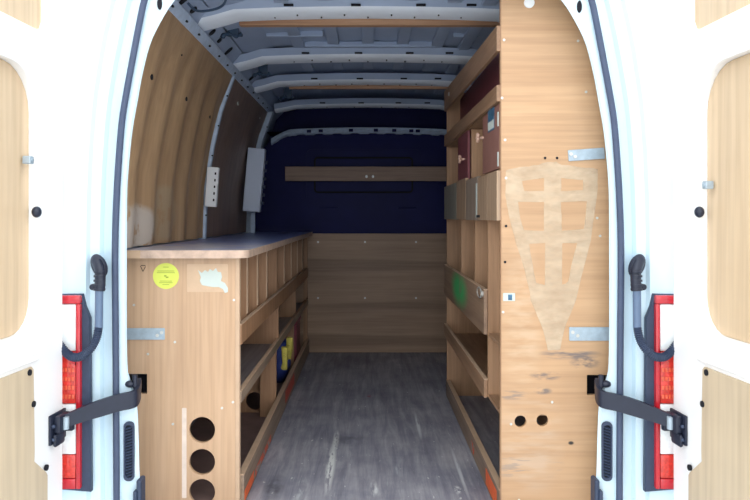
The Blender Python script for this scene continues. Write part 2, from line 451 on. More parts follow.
# ================================================================== REAR OPENING (jambs, seal) and body
OPEN = [(126.5,560), (139,500), (138.5,470), (137.5,430), (136,403), (131,384), (127,371), (126,330), (126,250), (126.5,190), (129.5,150), (132.5,125), (137,100), (141.5,75), (149,45), (158,25), (172,2), (186,-10), (210,-17), (260,-21), (368,-23)]
SEAL = [(116,560), (116.5,500), (116,400), (115.5,330), (115,250), (117,188), (121.5,125), (126.5,92), (132,62), (139,25), (145,-2), (156,-28), (176,-42), (230,-48), (368,-50)]
OUTR = [(60,560), (60,500), (60,330), (61,250), (62,188), (64,125), (70,62), (80,0), (100,-50), (150,-88), (230,-96), (368,-98)]
def half_w(pl, y=0):
    return [Vector((X(px, 0), y, Z(py, 0))) for px, py in pl]
def resample(pl, n):
    pl = smooth_path(pl, 5)
    L = [0]
    for a, b in zip(pl, pl[1:]): L.append(L[-1]+(b-a).length)
    out = []; k = 0
    for i in range(n):
        s = L[-1]*i/(n-1)
        while k < len(L)-2 and L[k+1] < s: k += 1
        f = (s-L[k])/max(1e-9, L[k+1]-L[k]); out.append(pl[k].lerp(pl[k+1], min(1, f)))
    return out
NS = 90
def full(pl):
    h = resample(half_w(pl), NS)
    return [(p.x, p.z) for p in h] + [(-p.x, p.z) for p in reversed(h[:-1])]
cO, cS, cX = full(OPEN), full(SEAL), full(OUTR)
def lerp2(a, b, t): return [((p[0]*(1-t)+q[0]*t), (p[1]*(1-t)+q[1]*t)) for p, q in zip(a, b)]
cOb = [(x*2.41/2.3, EZ+(z-EZ)*2.41/2.3) for x, z in cO]
loops = [(cX, .102), (cOb, .10), (cO, .008), (lerp2(cO,cS,.12), 0), (lerp2(cO,cS,.75), -.004), (lerp2(cO,cS,.8), -.012), (lerp2(cS,cX,.05), -.012),
         (lerp2(cS,cX,.08), .004), (lerp2(cS,cX,.22), .006), (lerp2(cS,cX,.26), -.012), (lerp2(cS,cX,.42), -.018), (lerp2(cS,cX,.46), -.034), (lerp2(cS,cX,.92), -.045), (cX, -.035), ([(x*1.012,z+.005) for x,z in cX], .0), ([(x*1.012,z+.005) for x,z in cX], .10)]
bm = new()
grid(bm, [[(x, y, z) for x, z in c] for c, y in loops])
for sgn, px, py in ((-1,160,4), (1,157,7)):
    g = cyl(bm, (0,0,0), (0,1,0), 1, 1, 18, 1)
    for v in g: v.co = Vector((sgn*abs(X(px,0)) + v.co.x*.008, -.004+v.co.y*.004, Z(py,0)+v.co.z*.020))
mk('trim_12', bm, [M['paint'], M['hole']], kind='structure', smooth=True)
# outer skin of the body, back to the cab
bm = new()
grid(bm, [[(x*1.012, y, z+.005) for x, z in cX] for y in (.10, 1.2, 2.4, 3.5)])
box(bm, -1.02, 1.02, 3.47, 3.5, -.35, 2.1)
box(bm, -1.0, 1.0, -.01, 3.5, -.30, -.035)
mk('wall_outer', bm, M['paint'], kind='structure', smooth=True)
# sill plate / step
bm = new(); box(bm, -.80, .80, -.06, .02, -.10, -.004, .01); mk('trim_13', bm, M['black'], kind='structure')
# rubber seal round the opening
bm = new()
tube(bm, [(x*.991, -.020, EZ+(z-EZ)*.991) for x, z in cS], .0105, 10)
mk('trim_14', bm, M['seal'], kind='structure', smooth=True)
bm = new(); box(bm, -30, 30, -30, 30, -.60, -.56); mk('ground', bm, M['asphalt'], kind='structure')

# ================================================================== REAR DOORS (opened a little past square)
AL = R(4); HX, HY = .957, -.09
def dt(px):            # distance along the door from its hinge, right-hand pixel
    r = (px-CX)/F; return (r*(EY+HY)-HX)/(math.sin(AL)+r*math.cos(AL))
def dz(py, t): return EZ-(py-CY)*(EY+HY-math.cos(AL)*t)/F
M['ply_door'] = wood('door_plywood', (220,196,164), (210,184,150), 'z', .5, scale=.35, bump=.03, contrast=.6)
M['ply_door_low'] = wood('door_lower_plywood', (214,196,168), (208,188,158), 'z', .5, scale=.3, bump=.03, contrast=.6)
def door(s, name):
    root = thing(name, (s*HX, HY, -.14), kind='structure', rz=(-PI/2+AL if s > 0 else -PI/2-AL))
    oy = s                       # local +y is towards +x: outer side for the right door
    z0 = -.14
    t0 = dt(705); tw1 = .735
    tq = t0-.034
    win = rrect(tq, tw1, dz(328, t0)-.015-z0, dz(70, t0)+.01-z0, [.10, .10, .12, .13])
    tu = dt(690)
    tu -= .008; top = [(tu+.035, 1.598-z0), (tu+.012, 1.606-z0), (tu+.0, 1.63-z0), (tu, 1.70-z0), (tu+.02, 1.86-z0), (.60, 1.87-z0), (.70, 1.80-z0), (.72, 1.61-z0), (.70, 1.595-z0), (tu+.06, 1.592-z0)]
    outl = [(.0, .0), (.78, .0), (.80, .02), (.80, 1.3-z0), (.79, 1.6-z0), (.74, 1.86-z0), (.66, 1.95-z0), (.10, 1.95-z0), (.03, 1.75-z0), (.008, 1.5-z0), (0, 1.3-z0)]
    def ys(a, b): return (min(a*oy, b*oy), max(a*oy, b*oy))
    bm = new(); plate(bm, outl, [win, top], *ys(0, .034), bev=.003)
    mk('inner_frame', bm, M['paint_in'], parent=root, world=False)
    bm = new(); plate(bm, outl, [], *ys(.034, .05)); mk('outer_skin', bm, M['paint_in'], parent=root, world=False)
    bm = new(); plate(bm, rrect(tq+.001, tw1-.001, dz(328, t0)-.014-z0, dz(70, t0)+.009-z0, [.099,.099,.119,.129]), [], *ys(.026, .034)); mk('window_panel', bm, M['ply_door'], parent=root, world=False)
    bm = new(); plate(bm, [(x, z) for x, z in top], [], *ys(.020, .034)); mk('upper_panel', bm, M['ply_door'], parent=root, world=False)
    ta, tb = dt(704), dt(690)
    za = dz(366, ta)-z0; zb = dz(462, ta)-z0; zc = dz(472, tb)-z0
    low = [(ta, za-.01), (ta+.01, za), (.73, za), (.74, za-.01), (.74, .03), (tb, .03), (tb, zc-.01), (tb+.006, zc), (ta-.004, zb), (ta-.006, zb+.03)]
    bm = new(); plate(bm, low, [], *ys(-.005, 0)); mk('lower_panel', bm, M['ply_door_low'], parent=root, world=False)
    # pressed ridge over the lower panel
    bm = new(); plate(bm, [(ta-.03, za+.012), (.74, za+.012), (.74, za+.03), (ta-.02, za+.03)], [], *ys(-.006, 0), bev=.002); mk('ridge', bm, M['paint_in'], parent=root, world=False)
    # bracket pocket edge
    bm = new()
    for px, py in ((708.5,372.5), (704.5,404), (691.5,467.5)):
        t = dt(px); b = new(); cyl(b, (t, -.006*oy, dz(py, t)-z0), (0,1,0), .009, .006, 16); mk('button', b, M['hole'], parent=root, world=False)
    t = dt(700); b = new(); ball(b, (t, -.002*oy, dz(212, t)-z0), .0165, .013, .0165, 3)
    mk('rubber_plug', b, M['black'], parent=root, world=False, smooth=True)
    pc = 185 if s > 0 else 160; t = dt(705); b = new(); box(b, t-.010, t+.012, *ys(-.004, .02), dz(pc+4,t)-z0, dz(pc-4,t)-z0, .003); cyl(b, (t, -.004*oy, dz(pc,t)-z0), (0,1,0), .006, .005, 12)
    mk('clip', b, M['galv'], parent=root, world=False)
    # small flat mark left by an old label
    # hinge leaves
    for zz in (.35, 1.15, 1.70):
        b = new(); cyl(b, (.0, .053*oy, zz-z0), (0,0,1), .010, .09, 14); box(b, -.002, .05, *ys(.048, .056), zz-z0-.04, zz-z0+.04, .002); mk('hinge', b, M['paint_in'], parent=root, world=False, smooth=True)
    return root
door(-1, 'door_1'); door(1, 'door_2')

# ================================================================== tail lights, straps, conduits, vents
SIDE = {-1: 'left', 1: 'right'}
def sx(s, px, y): return abs(X(px, y))*s if s > 0 else -abs(X(px, y))
for s in (-1, 1):
    w = SIDE[s]
    Y1 = -.08
    xi, xr, xo = .884, .912, 1.03       # housing inner, lens inner, outer end
    t = thing('tail_light', (s*.96, -.05, .15), f'red, white and orange vertical tail light beside the {w} rear door', 'tail light')
    # housing with chamfered top and inner side
    bm = new()
    prof = [(s*xi, Z(492,-.05)), (s*(xi+.004), Z(318,-.05)), (s*(xi+.02), Z(306,-.05)), (s*xr, Z(295,-.08)), (s*xo, Z(295,-.08)), (s*xo, Z(492,-.08))]
    plate(bm, prof, [], -.052, -.030, bev=.003)
    mk('housing', bm, M['seal'] if False else M['blackgrey'], parent=t)
    def seg(name, py0, py1, mat, x0=xr, x1=xo, y0=-.068, bev=.004):
        b = new(); box(b, min(s*x0, s*x1), max(s*x0, s*x1), y0, -.045, Z(py1,-.08), Z(py0,-.08), bev); return mk(name, b, mat, parent=t, smooth=True)
    # red surround: top cap, inner stripe
    seg('red_cap', 296, 304.5, M['red']); seg('red_stripe', 304.5, 491, M['red'], xr, .926)
    seg('clear_lens', 305, 352, M['clear'], (.9265), xo, -.066)
    # slanting divider between clear and orange
    b = new(); plate(b, [(s*(.9265), Z(356,-.08)), (s*.935, Z(352,-.08)), (s*.965, Z(352,-.08)), (s*.965, Z(357,-.08)), (s*(.9265), Z(366,-.08))], [], -.071, -.064); mk('lens_divider', b, M['red'], parent=t)
    o = seg('orange_lens', 352.5, 405, M['orange'], (.9265), xo, -.067)
    b = new()
    for i in range(5):
        for j in range(4): box(b, s*(.934+i*.011)-.004, s*(.934+i*.011)+.004, -.0700, -.0665, Z(400-j*9,-.08), Z(400-j*9,-.08)+.014, .0015)
    mk('lens_facets', b, M['redtape'] if False else M['facet'], parent=o)
    seg('reversing_lens', 405.5, 456, M['clear'], (.9265), xo, -.066)
    o = seg('fog_lens', 456.5, 480, M['orange'], (.9265), xo, -.067)
    seg('red_foot', 480.5, 491, M['red'], (.9265), xo, -.068)
    # door check strap
    t = thing('door_check_strap', (s*.77, -.03, .42), f'black flat check strap holding open the {w} rear door', 'door strap')
    path = [(.772, .085, 384), (.762, .05, 386), (.752, .015, 391), (.750, -.018, 397), (.762, -.035, 400), (.80, -.052, 403), (.86, -.085, 410), (.905, -.112, 416.5), (.945, -.135, 422.5)]
    pts = smooth_path([(s*x, y, Z(py, y)) for x, y, py in path], 6)
    bm = new(); n = len(pts); rows = []
    for i, p in enumerate(pts):
        f = i/(n-1); h = .027 if f < .7 else .027 - .008*(f-.7)/.3
        if f < .12: h = .014
        tg = (pts[min(i+1,n-1)]-pts[max(i-1,0)]); tg.z = 0; tg.normalize(); nn = Vector((-tg.y, tg.x, 0))*.006
        e = Vector((0,0,h)); rows.append([p+nn+e, p+nn-e, p-nn-e, p-nn+e])
    rr = grid(bm, rows, closed=True); bm.faces.new(rr[0][::-1]); bm.faces.new(rr[-1])
    mk('strap', bm, M['black'], parent=t)
    bm = new(); ball(bm, (s*.777, .0, Z(384,0)), .016, .014, .012, 2); cyl(bm, (s*.760, .0, Z(381,0)), (0,0,1), .008, .04, 12)
    mk('pivot', bm, M['black'], parent=t, smooth=True)
    # bracket on the door
    th = dt(682); 
    def DP(tt, off, z): # point at door distance tt, off metres in front of the inner face
        return Vector((s*(HX + math.sin(AL)*tt - math.cos(AL)*off), HY - math.cos(AL)*tt - math.sin(AL)*off, z))
    def dbox(b, t0, t1, o0, o1, z0, z1, bev=0, mi=0):
        b2 = new(); box(b2, t0, t1, o0, o1, z0, z1, bev)
        for v in b2.verts: v.co = DP(v.co.x, v.co.y, v.co.z)
        for f in b2.faces: f.material_index = mi
        tm = bpy.data.meshes.new('t'); b2.to_mesh(tm); b2.free(); b.from_mesh(tm); bpy.data.meshes.remove(tm)
    zb = dz(428, th)
    b = new(); dbox(b, th-.062, th+.035, 0, .008, zb-.045, zb+.046, .003); dbox(b, th-.05, th+.02, .008, .03, zb-.012, zb+.040, .006)
    dbox(b, th-.03, th+.028, .008, .022, zb-.052, zb-.012, .008); dbox(b, th-.055, th-.035, .008, .04, zb-.02, zb+.03, .004)
    mk('bracket', b, M['black'], parent=t, smooth=True)
    b = new(); p = DP(th-.008, .033, zb+.014); cyl(b, p, (0,0,1), .010, .038, 14); mk('pin', b, M['galv'], parent=t, smooth=True)
    for k in (-.04, .0):
        b = new(); p = DP(th+.026, .012, zb+.012+k); ball(b, p, .006, .006, .006, 2)
        mk('bolt', b, M['blackgrey'], parent=t, smooth=True)
    # wiring conduit
    t = thing('wiring_conduit', (s*.89, -.03, .80), f'black flexible wiring conduit looping from pillar to the {w} rear door', 'cable conduit')
    xg = .848
    b = new(); vs = ball(b, (s*(xg+.014), -.040, Z(266,-.05)), .026, .018, .038, 3)
    for v in vs: v.co.x += s*.25*(v.co.z-Z(266,-.05))
    tube(b, smooth_path([(s*(xg+.018), -.05, Z(262,-.06)), (s*(xg+.004), -.062, Z(270,-.07)), (s*(xg-.001), -.070, Z(281,-.08)), (s*(xg+.001), -.072, Z(291,-.08))], 4), .0165, 14)
    for k in range(5): cyl(b, (s*(xg+.001), -.068-.001*k, Z(272+k*4.4,-.08)), (0,0,1), .0185, .006, 14)
    mk('grommet', b, M['black'], parent=t, smooth=True)
    b = new(); cyl(b, (s*(xg+.020), -.055, Z(287,-.075)), (0,1,0), .010, .05, 12); mk('clamp_screw', b, M['black'], parent=t, smooth=True)
    b = new(); tube(b, [(s*(xg+.001), -.074, Z(291,-.088)), (s*(xg), -.078, Z(310,-.09)), (s*(xg-.001), -.082, Z(329,-.095))], .0125, 16); mk('sleeve', b, M['sleeve'], parent=t, smooth=True)
    cp = smooth_path([(s*(xg-.001), -.083, Z(328,-.095)), (s*(xg+.003), -.088, Z(338,-.10)), (s*(xg+.018), -.092, Z(348,-.10)), (s*(xg+.045), -.094, Z(355.5,-.09)), (s*(xg+.075), -.092, Z(357,-.09)), (s*(xg+.100), -.086, Z(353,-.09)), (s*(xg+.125), -.082, Z(344,-.09))], 12)
    rad = [.0125 + .0016*(1 if i % 2 else -1) for i in range(len(cp))]
    b = new(); tube(b, cp, rad, 14); mk('corrugated_hose', b, M['blackgrey'], parent=t, smooth=False)
    # louvred vent low on the jamb
    t = thing('air_vent', (s*.78, -.01, .28), f'dark slotted oval air vent low on the {w} door jamb', 'air vent')
    xc = abs(X(129.8, 0)); b = new()
    plate(b, rrect(s*xc-.017, s*xc+.017, Z(480,0), Z(421,0), .015), [rrect(s*xc-.012, s*xc+.012, Z(478,0)+.004, Z(423,0)-.004, .011)], -.012, -.002, bev=.001)
    mk('frame', b, M['blackgrey'], parent=t)
    b = new(); plate(b, rrect(s*xc-.0125, s*xc+.0125, Z(478,0)+.003, Z(423,0)-.003, .011), [], -.005, -.001); mk('back_plate', b, M['hole'], parent=t)
    b = new()
    for k in range(17):
        z = Z(477,0)+.009 + k*.0096; M4 = Matrix.Translation((s*xc, -.007, z)) @ Matrix.Rotation(R(18*s), 4, 'Y') @ Matrix.Rotation(R(30), 4, 'X')
        box(b, -.012, .012, -.004, .004, -.0012, .0012, 0, 0, M4)
    mk('slats', b, M['blackgrey'], parent=t)
    # latch striker at the foot of the jamb
    b = new(); box(b, s*.742-.008, s*.742+.008, -.022, .03, Z(508,0), Z(478,0), .006); box(b, s*.752-.006, s*.752+.006, -.03, -.005, Z(505,0), Z(488,0), .004)
    mk('latch_striker', b, M['blackgrey'], label=f'small dark latch striker at the foot of the {w} door jamb', cat='latch')

# small black cable at upper left of the roof
b = new(); tube(b, smooth_path([(-.69, .40, 1.862), (-.66, .42, 1.838), (-.60, .43, 1.845), (-.56, .44, 1.87), (-.54, .43, 1.925)], 6), .005, 8); ball(b, (-.543,.43,1.93), .016, .012, .010, 2)
mk('roof_cable', b, M['cable'], smooth=True, label='short dark cable hanging between roof edge and ceiling near the doors', cat='cable')
# wiring clips under the cant panel
for px, py, y, lb in ((232,36,.97,'small dark wiring clip beside left roof edge, between first and second roof bows'), (262,75,1.72,'small dark wiring clip beside left roof edge, between second and third roof bows'), (287,98,2.45,'small dark wiring clip beside left roof edge, behind third roof bow')):
    b = new(); x, z = X(px,y), Z(py,y); tube(b, smooth_path([(x-.05, y, z-.006), (x-.02, y-.01, z+.006), (x+.02, y, z), (x+.045, y+.01, z+.012)], 5), [.006+.007*math.sin(k*.8)**2 for k in range(16)], 8)
    box(b, x-.02, x+.03, y-.004, y+.02, z+.004, z+.075, .003)
    mk('wiring_clip', b, M['cable'], label=lb, cat='clip', smooth=True)

# ================================================================== LEFT WORKBENCH / SHELVING
XF = .470                       # aisle face of the unit (left side, negative)
YN = .227                       # near end panel
M['ply_end_l'] = wood('bench_end_plywood', (208,174,142), (192,156,122), 'z', .5, scale=.5, bump=.06, contrast=.7)
M['ply_shelf'] = wood('bench_shelf_plywood', (182,142,110), (148,112,84), 'y', .55, scale=.6)
M['ply_div'] = wood('bench_divider_plywood', (180,138,104), (148,110,80), 'z', .55, scale=.8)
M['pale_edge'] = plain('pale_cut_edge', (196,166,138), .6, 0, .08, 14)
M['kick'] = wood('kickboard_timber', (166,144,124), (128,108,92), 'y', .55, scale=.9)
M['worktop'] = plain('blue_grey_laminate', (116,130,180), .28, 0, .2, 7, 0, patches=[dict(c=(.0,-1.2,.9), r=(.6,.75,.3), color=(182,176,176), strength=.85, nscale=(8,8,8), lo=.30, hi=.50, rag=.6)])  # paler, greyer tone towards the near end, broken up by noise
M['nosing'] = plain('worn_worktop_edge', (192,166,148), .6, 0, .22, 22)
YE = 3.075
t = thing('workbench', (-.66, 1.5, 0), 'long plywood workbench with open cubbies along the left wall, three round holes in its end', 'workbench')
# near end panel with holes and notch
s279 = lambda px: X(px, YN)
zn0, zn1 = Z(393.5,YN), Z(374,YN)
outl = [(-.872, .003), (-XF, .003), (-XF, .897), (-.872, .897), (-.872, zn1), (X(147,YN), zn1), (X(147,YN), zn0), (-.872, zn0)]
holes = [circ(X(202,YN), Z(py,YN), .0465) for py in (430, 462, 492)]
b = new(); plate(b, outl, holes, YN, YN+.018, bev=.0008)
endp = mk('end_panel', b, M['ply_end_l'], parent=t)
b = new(); box(b, -XF-.006, -XF+.010, YN-.002, YN+.021, .003, .897, .002); mk('edge_strip', b, M['pale_edge'], parent=t)
# near-black sheet behind the notch, painting in the shade of the hollow bench
b = new(); box(b, -.87, -.76, YN+.08, YN+.09, .38, .52); mk('notch_shade', b, M['hole'], parent=t)
# stickers, marks on the end panel
b = new(); cyl(b, (X(166,YN), YN-.0008, Z(276,YN)), (0,1,0), .0465, .0016, 40)
st = mk('round_sticker', b, M['yellow'], parent=endp, label='yellow round sticker with small dark print')
b = new()
for (dx, dzz, w_) in ((-.0,.032,.010), (0,.012,.032), (0,.018,.030), (0,-.018,.022), (0,-.024,.024), (0,-.031,.012)):
    box(b, X(166,YN)-w_, X(166,YN)+w_, YN-.0022, YN-.0014, Z(276,YN)+dzz-.001, Z(276,YN)+dzz+.001)
box(b, X(166,YN)-.006, X(166,YN)+.002, YN-.0022, YN-.0014, Z(276,YN)-.002, Z(276,YN)+.003); box(b, X(166,YN)-.0, X(166,YN)+.009, YN-.0022, YN-.0014, Z(276,YN)-.007, Z(276,YN)-.002)
mk('sticker_print', b, M['stickertext'], parent=st)
b = new(); plate(b, rrect(X(187,YN), X(228,YN), Z(292,YN), Z(264,YN), .003), [], YN-.0006, YN+.0002)
lab = mk('label_residue', b, M['paperpale'], parent=endp)
random.seed(3)
torn = [(198,270),(202,273),(205,270),(208,272),(210,269),(213,271),(216,268),(218,272),(221,272),(222,277),(221,281),(225,283),(228,288),(228,292),(225,293),(223,289),(219,287),(213,287),(207,286),(202,285),(200,281),(201,277)]
b = new(); plate(b, [(X(a,YN), Z(c,YN)) for a, c in torn], [], YN-.0016, YN-.0007); mk('torn_label', b, M['paper'], parent=endp, label='torn white paper label')
b = new()
for (a, c), (a2, c2) in (((140.5,266),(143,271.5)), ((143,271.5),(145.5,266.5)), ((141,265.5),(145.5,265.5))):
    tube(b, [(X(a,YN), YN-.0006, Z(c,YN)), (X(a2,YN), YN-.0006, Z(c2,YN))], .0011, 6)
mk('pen_mark', b, M['hole'], parent=endp)
b = new(); plate(b, rrect(X(182,YN), X(186.5,YN), Z(498,YN), Z(408,YN), .003), [], YN-.0006, YN+.0002); mk('scraped_strip', b, M['scrape'], parent=endp, label='pale scraped strip')
for px, py in ((175,342),(148,354),(222,408),(173,424),(233,402),(134,305),(234,300)):
    b = new(); cyl(b, (X(px,YN), YN-.0005, Z(py,YN)), (0,1,0), .0045, .003, 10); mk('screw', b, M['screw'], parent=endp)
# galvanised strap to the pillar
def strapbracket(parent, x0, x1, z0, z1, y, tilt=0):
    cx, cz = (x0+x1)/2, (z0+z1)/2
    M4 = Matrix.Translation((cx, y, cz)) @ Matrix.Rotation(R(tilt), 4, 'Y')
    b = new(); w, h = (x1-x0)/2, (z1-z0)/2
    plate(b, rrect(-w, w, -h, h, .002, 2), [], -.0035, 0, bev=.0005, M4=M4)
    br = mk('bracket', b, M['galv'], parent=parent)
    sgn = -1 if cx < 0 else 1
    for k in (.12, .30):
        p = M4 @ Vector((-sgn*w*(1-2*k*.6), -.005, (-.25 if k > .2 else .25)*h)); b = new(); cyl(b, p, (0,1,0), .006, .004, 12); mk('screw', b, M['screw'], parent=br)
strapbracket(t, -.872, X(165,YN), Z(339.5,YN), Z(328,YN), YN-.001)
# worktop with rounded front corner and worn edge
def top_outline(x0, x1, y0, y1, r):
    pts = [(x0, y0)]
    for k in range(9):
        a = R(-90+90*k/8); pts.append((x1-r+r*math.cos(a), y0+r+r*math.sin(a)))
    return pts + [(x1, y1), (x0, y1)]
def hplate(b, pts, z0, z1, mi=0, mi_side=None):
    lo = [b.verts.new((x, y, z0)) for x, y in pts]; hi = [b.verts.new((x, y, z1)) for x, y in pts]
    f = b.faces.new(hi); f.material_index = mi; f = b.faces.new(lo[::-1]); f.material_index = mi
    for i in range(len(pts)):
        j = (i+1) % len(pts); f = b.faces.new((lo[i], lo[j], hi[j], hi[i])); f.material_index = mi if mi_side is None else mi_side
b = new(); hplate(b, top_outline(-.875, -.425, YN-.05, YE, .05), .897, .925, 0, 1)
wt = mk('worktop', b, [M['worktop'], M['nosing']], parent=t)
b = new(); box(b, -.875, -.80, YN-.052, YN-.049, .897, .925); mk('edge_offcut', b, M['pale_edge'], parent=t)
# horizontal shelves with raised front lips
def shelf(zs, lip0, lip1, mat=None, y0=YN+.018, y1=YE):
    b = new(); box(b, -.872, -XF-.0, y0, y1, zs-.012, zs); sh = mk('shelf', b, M['ply_shelf'] if mat is None else mat, parent=t)
    b = new(); box(b, -XF, -XF+.014, y0-.005, y1, lip0, lip1, .0015); mk('shelf_lip', b, M['kick'] if mat else M['ply_div'], parent=t)
    b = new(); box(b, -XF-.002, -XF+.0145, y0-.005, y1, lip1, lip1+.004, .001); mk('lip_edge', b, M['pale_edge'], parent=t)
M['grey_shelf'] = wood('grey_stained_shelf', (158,150,150), (124,116,120), 'y', .5)
shelf(.600, .582, .652)
shelf(.385, .372, .412, M['grey_shelf'])
# upper cubby dividers
for y in (.43, .685, .96, 1.64, 2.0, 2.37, 2.72):
    b = new(); box(b, -.868, -XF-.001, y, y+.014, .601, .896); mk('divider', b, M['ply_div'], parent=t)
    b = new(); box(b, -XF-.001, -XF+.003, y-.001, y+.015, .668, .896); mk('divider_edge', b, M['pale_edge'], parent=t)
# full height partitions
for y, z0, z1 in ((1.34, .601, .896), (1.34, .386, .587), (2.3, .386, .587)):
    b = new(); box(b, -.868, -XF-.001, y, y+.02, z0, z1); mk('divider', b, M['ply_div'], parent=t)
b = new(); box(b, -.868, -XF-.02, YN+.02, YE, .003, .015); mk('base_board', b, M['brownboard'], parent=t)
# lower partition with pipe holes and its leg
b = new(); plate(b, [(-.868,.003), (-XF-.02,.003), (-XF-.02,.372), (-.868,.372)], [circ(X(202,YN), .075, .047)], 1.40, 1.418)
mk('pipe_partition', b, M['ply_div'], parent=t)
b = new(); box(b, -XF-.085, -XF-.002, 1.32, 1.345, .003, .3725, .002); mk('leg', b, M['ply_div'], parent=t)
b = new(); box(b, -.868, -XF-.02, 2.35, 2.368, .003, .372); mk('divider', b, M['ply_div'], parent=t)
b = new(); box(b, -XF-.02, -XF+.01, YE-.03, YE, .003, .896); mk('leg', b, M['ply_div'], parent=t)
b = new(); box(b, -XF-.001, -XF+.008, 1.335, 1.365, .414, .585, .001); mk('stile', b, M['ply_div'], parent=t)
# kickboard with pale top and orange tape
b = new(); box(b, -XF, -XF+.022, YN+.022, YE, .003, .108, .0015); kb = mk('kickboard', b, M['kick'], parent=t)
b = new(); box(b, -XF-.002, -XF+.022, YN+.022, YE, .108, .112, .001); mk('kickboard_edge', b, M['pale_edge'], parent=kb)
M['tapeworn'] = plain('worn_orange_tape', (206,92,62), .55, 0, .15, 40, patches=[dict(c=(0,0,0), r=(5,5,5), color=(150,140,132), strength=1, nscale=(30,14,40), lo=.48, hi=.55)])
for y0, y1, z0, z1, mt in ((1.52, 1.98, .03, .095, 'redtape'), (YN+.03, .46, .01, .05, 'tape'), (.50, .95, .01, .04, 'tapeworn')):
    b = new(); box(b, -XF+.0222, -XF+.0230, y0, y1, z0, z1); mk('tape_strip', b, M[mt], parent=kb)
# bench contents
b = new(); vs = ball(b, (-.555, 2.10, .16), .075, .10, .155, 4)
for v in vs: v.co += Vector(v.co - Vector((-.555,2.10,.16)))*.22*(noise.noise(v.co*14)); v.co.z = max(v.co.z, .0155)
mk('cloth_bag', b, M['bluebag'], smooth=True, label='bright blue cloth bag on the floor behind the left kickboard', cat='bag')
t2 = thing('storage_crate', (-.58, 2.62, .016), 'dark red plastic crate under far end of left bench', 'crate')
b = new(); box(b, -.70, -.485, 2.48, 2.74, .016, .32, .01); mk('body', b, M['redcrate'], parent=t2)
b = new(); box(b, -.71, -.478, 2.472, 2.748, .305, .335, .006); mk('rim', b, M['redcrate'], parent=t2)
for i, (y, z, h, lb) in enumerate(((1.36, .300, .085, 'yellow cloth glove hanging from the lower left shelf lip, nearer one'), (1.58, .312, .085, 'yellow cloth glove hanging from the lower left shelf lip, further one'))):
    g = new()
    x = -XF+.026
    box(g, x-.010, x+.008, y-.030, y+.030, z-.01, z+.085, .008)
    for k in range(4): box(g, x-.008, x+.006, y-.030+k*.0155, y-.030+k*.0155+.013, z-.055-(.012 if k in (1,2) else 0), z-.005, .005)
    box(g, x-.008, x+.006, y-.052, y-.034, z-.01, z+.035, .005)
    for v in g.verts: v.co = Vector((v.co.x, y+(v.co.y-y)*.75, .375+(v.co.z-.385)*.75)) if False else Vector((v.co.x, y+(v.co.y-y)*.8, z+(v.co.z-z)*.8))
    for v in g.verts: v.co.x = x + .012 + (v.co.x-x)*1.7 + .012*noise.noise(v.co*25); v.co.y += .01*noise.noise(v.co*18)
    mk('work_glove', g, M['glove'], smooth=True, label=lb, cat='glove')
# boxes on the wall above the bench
t2 = thing('plastic_box', (-.84, 1.46, 1.2), 'small white perforated plastic box on the first steel wall post', 'plastic box')
b = new(); yy = 1.44; 
M4 = Matrix.Translation((X(212,yy), yy, Z(187,yy))) @ Matrix.Rotation(R(4), 4, 'Y')
box(b, -.030, .030, -.012, .024, -.105, .105, .004, 0, M4); bx = mk('cover', b, M['whiteplastic'], parent=t2)
for k in range(5):
    b = new(); box(b, .012, .020, -.0135, -.0115, -.075+k*.035, -.062+k*.035, 0, 0, M4); mk('slot', b, M['hole'], parent=bx)
t2 = thing('light_fitting', (-.83, 2.6, 1.2), 'large pale grey plastic light fitting on left wall near the bulkhead', 'light fitting')
b = new(); yy = 2.45
M4 = Matrix.Translation((X(254.5,yy), yy, Z(180,yy))) @ Matrix.Rotation(R(5), 4, 'Y')
box(b, -.060, .056, -.02, .04, -.214, .214, .006, 0, M4); mk('cover', b, M['greyplastic'], parent=t2)
for k in range(6):
    b = new(); box(b, .058, .074, -.005, .03, -.16+k*.055, -.14+k*.055, .002, 0, M4); mk('terminal', b, M['blackgrey'], parent=t2)
b = new(); box(b, -.82, -.79, 2.62, 2.65, .926, 1.075, .004); cyl(b, (-.805,2.61,1.0), (0,1,0), .01, .02); 
mk('post_bracket', b, M['post'], parent=t2)

